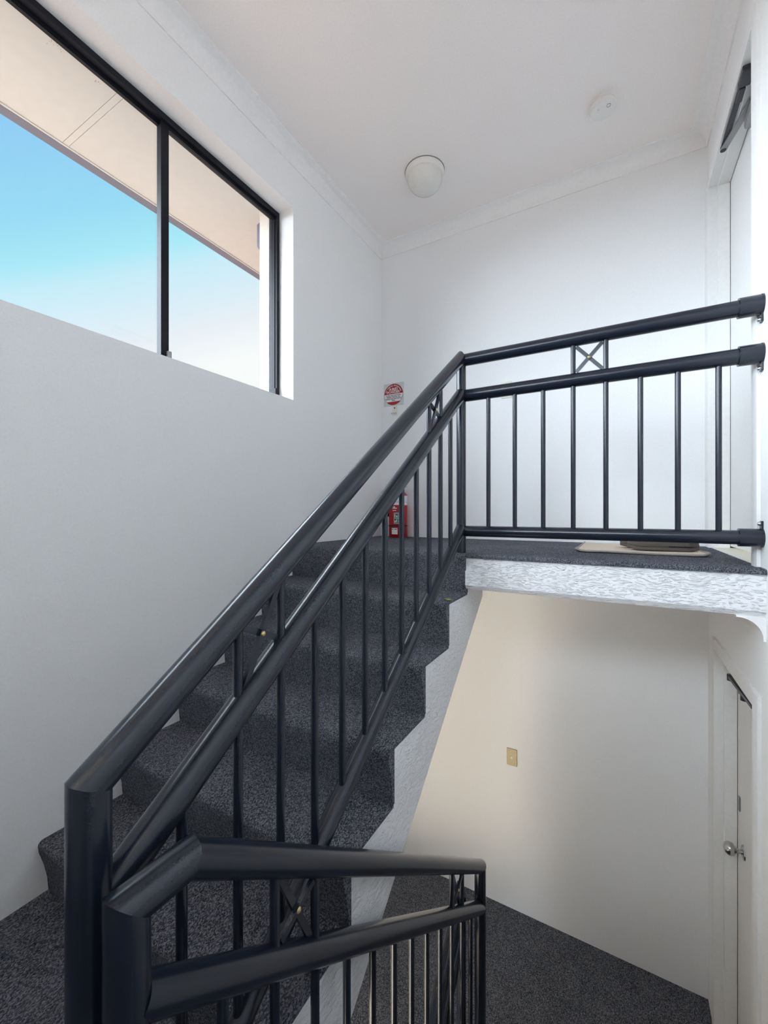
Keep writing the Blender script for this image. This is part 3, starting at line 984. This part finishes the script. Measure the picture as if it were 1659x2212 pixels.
obj('tag_mark', wrap(C0 - 22, C0 - 8, 0.062, 0.067, R + 0.0020, 4), M['ink'], tg)
obj('logo_mark', wrap(C0 - 36, C0 - 8, 0.222, 0.229, R + 0.0014, 6), M['sign_white'], fe)
obj('logo_mark', wrap(C0 - 30, C0 - 20, 0.229, 0.240, R + 0.0014, 4), M['sign_white'], fe)
obj('logo_mark', wrap(C0 - 36, C0 - 12, 0.206, 0.212, R + 0.0014, 6), M['sign_white'], fe)
vl = obj('valve', MB().lathe([(0, ez + 0.370), (0.022, ez + 0.370), (0.022, ez + 0.392), (0.015, ez + 0.396), (0.015, ez + 0.412), (0, ez + 0.412)], (ex, ey, 0), seg=24), M['chrome'], fe, smooth=40)
obj('carry_handle', MB().bar((ex - 0.012, ey, ez + 0.398), (ex + 0.085, ey - 0.02, ez + 0.388), 0.022, 0.005, (0, 0, 1)), M['chrome'], vl)
obj('squeeze_lever', MB().bar((ex - 0.012, ey, ez + 0.414), (ex + 0.085, ey - 0.02, ez + 0.432), 0.020, 0.005, (0, 0, 1)), M['chrome'], vl)
hose = MB()
hp = [(ex - 0.014, ey - 0.005, ez + 0.40), (ex - 0.050, ey - 0.01, ez + 0.395), (ex - 0.078, ey - 0.01, ez + 0.36), (ex - 0.084, ey - 0.01, ez + 0.29), (ex - 0.084, ey - 0.01, ez + 0.16)]
for a, b in zip(hp, hp[1:]):
    hose.tube(a, b, 0.0085, seg=12)
obj('hose', hose, M['black_strap'], fe, smooth=60)

# ------------------------------------------------------------------ door mat, clogs, leaf
mx0, mx1, my0, my1 = -0.190, 0.335, 2.235, 2.86
dm = thing('door_mat', ((mx0 + mx1) / 2, (my0 + my1) / 2, ZF), 'beige woven door mat with curled bound edge on the landing carpet', 'mat')
n1, n2 = 24, 20


def mat_z(u, v):
    c = max(0, abs(2 * u - 1) - 0.86) / 0.14
    return 0.0005 + 0.010 * c * c * max(0, 1 - v * 3) + 0.0012 * math.sin(7 * u + 3 * v)


mb = MB()
for s in (0, 1):
    for j in range(n2 + 1):
        for i in range(n1 + 1):
            u, v = i / n1, j / n2
            mb.v.append((mx0 + (mx1 - mx0) * u, my0 + (my1 - my0) * v, ZF + 0.0015 + mat_z(u, v) + 0.006 * s))
N = (n1 + 1) * (n2 + 1)
for j in range(n2):
    for i in range(n1):
        a = j * (n1 + 1) + i
        mb.f.append((a, a + 1, a + n1 + 2, a + n1 + 1))
        mb.f.append((N + a, N + a + n1 + 1, N + a + n1 + 2, N + a + 1))
border = [i for i in range(n1 + 1)] + [(j + 1) * (n1 + 1) - 1 for j in range(1, n2 + 1)] + [n2 * (n1 + 1) + i for i in range(n1 - 1, -1, -1)] + [j * (n1 + 1) for j in range(n2 - 1, 0, -1)]
for a, b in zip(border, border[1:] + border[:1]):
    mb.f.append((a, b, N + b, N + a))
obj('woven_field', mb, M['mat'], dm, smooth=60)
bd = MB()
edge = [(mx0 + (mx1 - mx0) * i / n1, my0, ZF + 0.0065 + mat_z(i / n1, 0)) for i in range(n1 + 1)]
for a, b in zip(edge, edge[1:]):
    bd.tube(a, b, 0.0055, seg=10)
for xx in (mx0, mx1):
    u = 0 if xx == mx0 else 1
    e2 = [(xx, my0 + (my1 - my0) * j / n2, ZF + 0.0065 + mat_z(u, j / n2)) for j in range(n2 + 1)]
    for a, b in zip(e2, e2[1:]):
        bd.tube(a, b, 0.0055, seg=8)
obj('binding', bd, M['mat_edge'], dm, smooth=70)


def clog(x0, y0, z, length, label, yaw):
    t = thing('clog', (x0, y0, z), label, 'shoe', 'taupe clogs on the door mat')
    t.rotation_euler = (0, 0, yaw)

    def half_w(s):
        return 0.046 * (1 - abs(2 * s - 1) ** 3.2) ** 0.5 * (1.0 + 0.10 * math.cos(PI * s)) + 0.002

    def loft(z_lo, z_hi, s0, s1, grow=1.0, n=22, m=9, hollow=False):
        mb = MB()
        for i in range(n + 1):
            s = s0 + (s1 - s0) * i / n
            w = half_w(s) * grow
            lo_, hi_ = z_lo(s), z_hi(s)
            ring_ = [(s * length, -w * 0.92, lo_)]
            for k in range(m):
                a = PI * k / (m - 1)
                ring_.append((s * length, -w * math.cos(a), lo_ + (hi_ - lo_) * (0.25 + 0.75 * math.sin(a))))
            ring_.append((s * length, w * 0.92, lo_))
            mb.v += ring_
        q = m + 2
        for i in range(n):
            for k in range(q):
                a, b = i * q + k, i * q + (k + 1) % q
                mb.f.append((a, b, b + q, a + q))
        mb.f.append(tuple(range(q)))
        mb.f.append(tuple(range(n * q, n * q + q)))
        return mb

    def part(name, mb, mat):
        me, o = mesh_from(mb, name, mat, 60, origin=(0, 0, 0))
        p = bpy.data.objects.new(name, me)
        COL.objects.link(p)
        p.parent = t
        return p
    spring = lambda s: 0.010 * max(0, 0.16 - s) / 0.16 + 0.006 * max(0, s - 0.86) / 0.14
    part('sole', loft(lambda s: spring(s), lambda s: 0.027 + spring(s) * 0.6, 0.0, 1.0), M['clog'])
    part('upper', loft(lambda s: 0.018 + spring(s) * 0.6, lambda s: 0.030 + 0.046 * min(1, (s + 0.02) / 0.42) ** 0.7, 0.012, 0.58, 0.97), M['clog'])
    heel = MB()
    hpts = []
    for k in range(15):
        a = -PI / 2 + PI * k / 14
        hpts.append((length * (0.74 + 0.245 * math.cos(a)), 0.043 * math.sin(a)))
    hpts = [(length * 0.56, -0.045)] + hpts + [(length * 0.56, 0.045)]
    for a, b in zip(hpts, hpts[1:]):
        heel.bar((a[0], a[1], 0.036), (b[0], b[1], 0.036), 0.026, 0.005, (a[1] - b[1], b[0] - a[0], 0))
    part('heel_strap', heel, M['clog'])
    part('footbed', MB().add([(length * (0.32 + 0.64 * i / 12), sgn * half_w(0.32 + 0.64 * i / 12) * 0.86, 0.0285) for i in range(13) for sgn in (-1, 1)],
                             [(2 * i, 2 * i + 1, 2 * i + 3, 2 * i + 2) for i in range(12)]), M['clog_in'])


ZM_ = ZF + 0.0105
clog(0.030, 2.420, ZM_, 0.295, 'taupe foam clog lying nearest the rail on the door mat', 0.02)
clog(0.000, 2.545, ZM_, 0.295, 'taupe foam clog behind its twin, its toe showing at the side', 0.05)

lf = MB()
for i in range(7):
    s = i / 6
    w = 0.010 * math.sin(PI * s) ** 0.8 + 0.0004
    for k, o in ((-1, 0.002), (0, 0.0), (1, 0.003)):
        lf.v.append((-0.655 + 0.034 * s, 1.668 + k * w + 0.004 * s, ZF - R_ + 0.0035 + o + 0.003 * math.sin(PI * s)))
for i in range(6):
    for k in range(2):
        a = 3 * i + k
        lf.f.append((a, a + 1, a + 4, a + 3))
n = len(lf.v)
lf.v += [(x, y, z - 0.0008) for x, y, z in lf.v]
lf.f += [tuple(i + n for i in reversed(f)) for f in lf.f]
tag(obj('fallen_leaf', lf, M['leaf'], smooth=70), 'small yellow-green leaf lying on the carpeted stair tread near the landing', 'leaf')
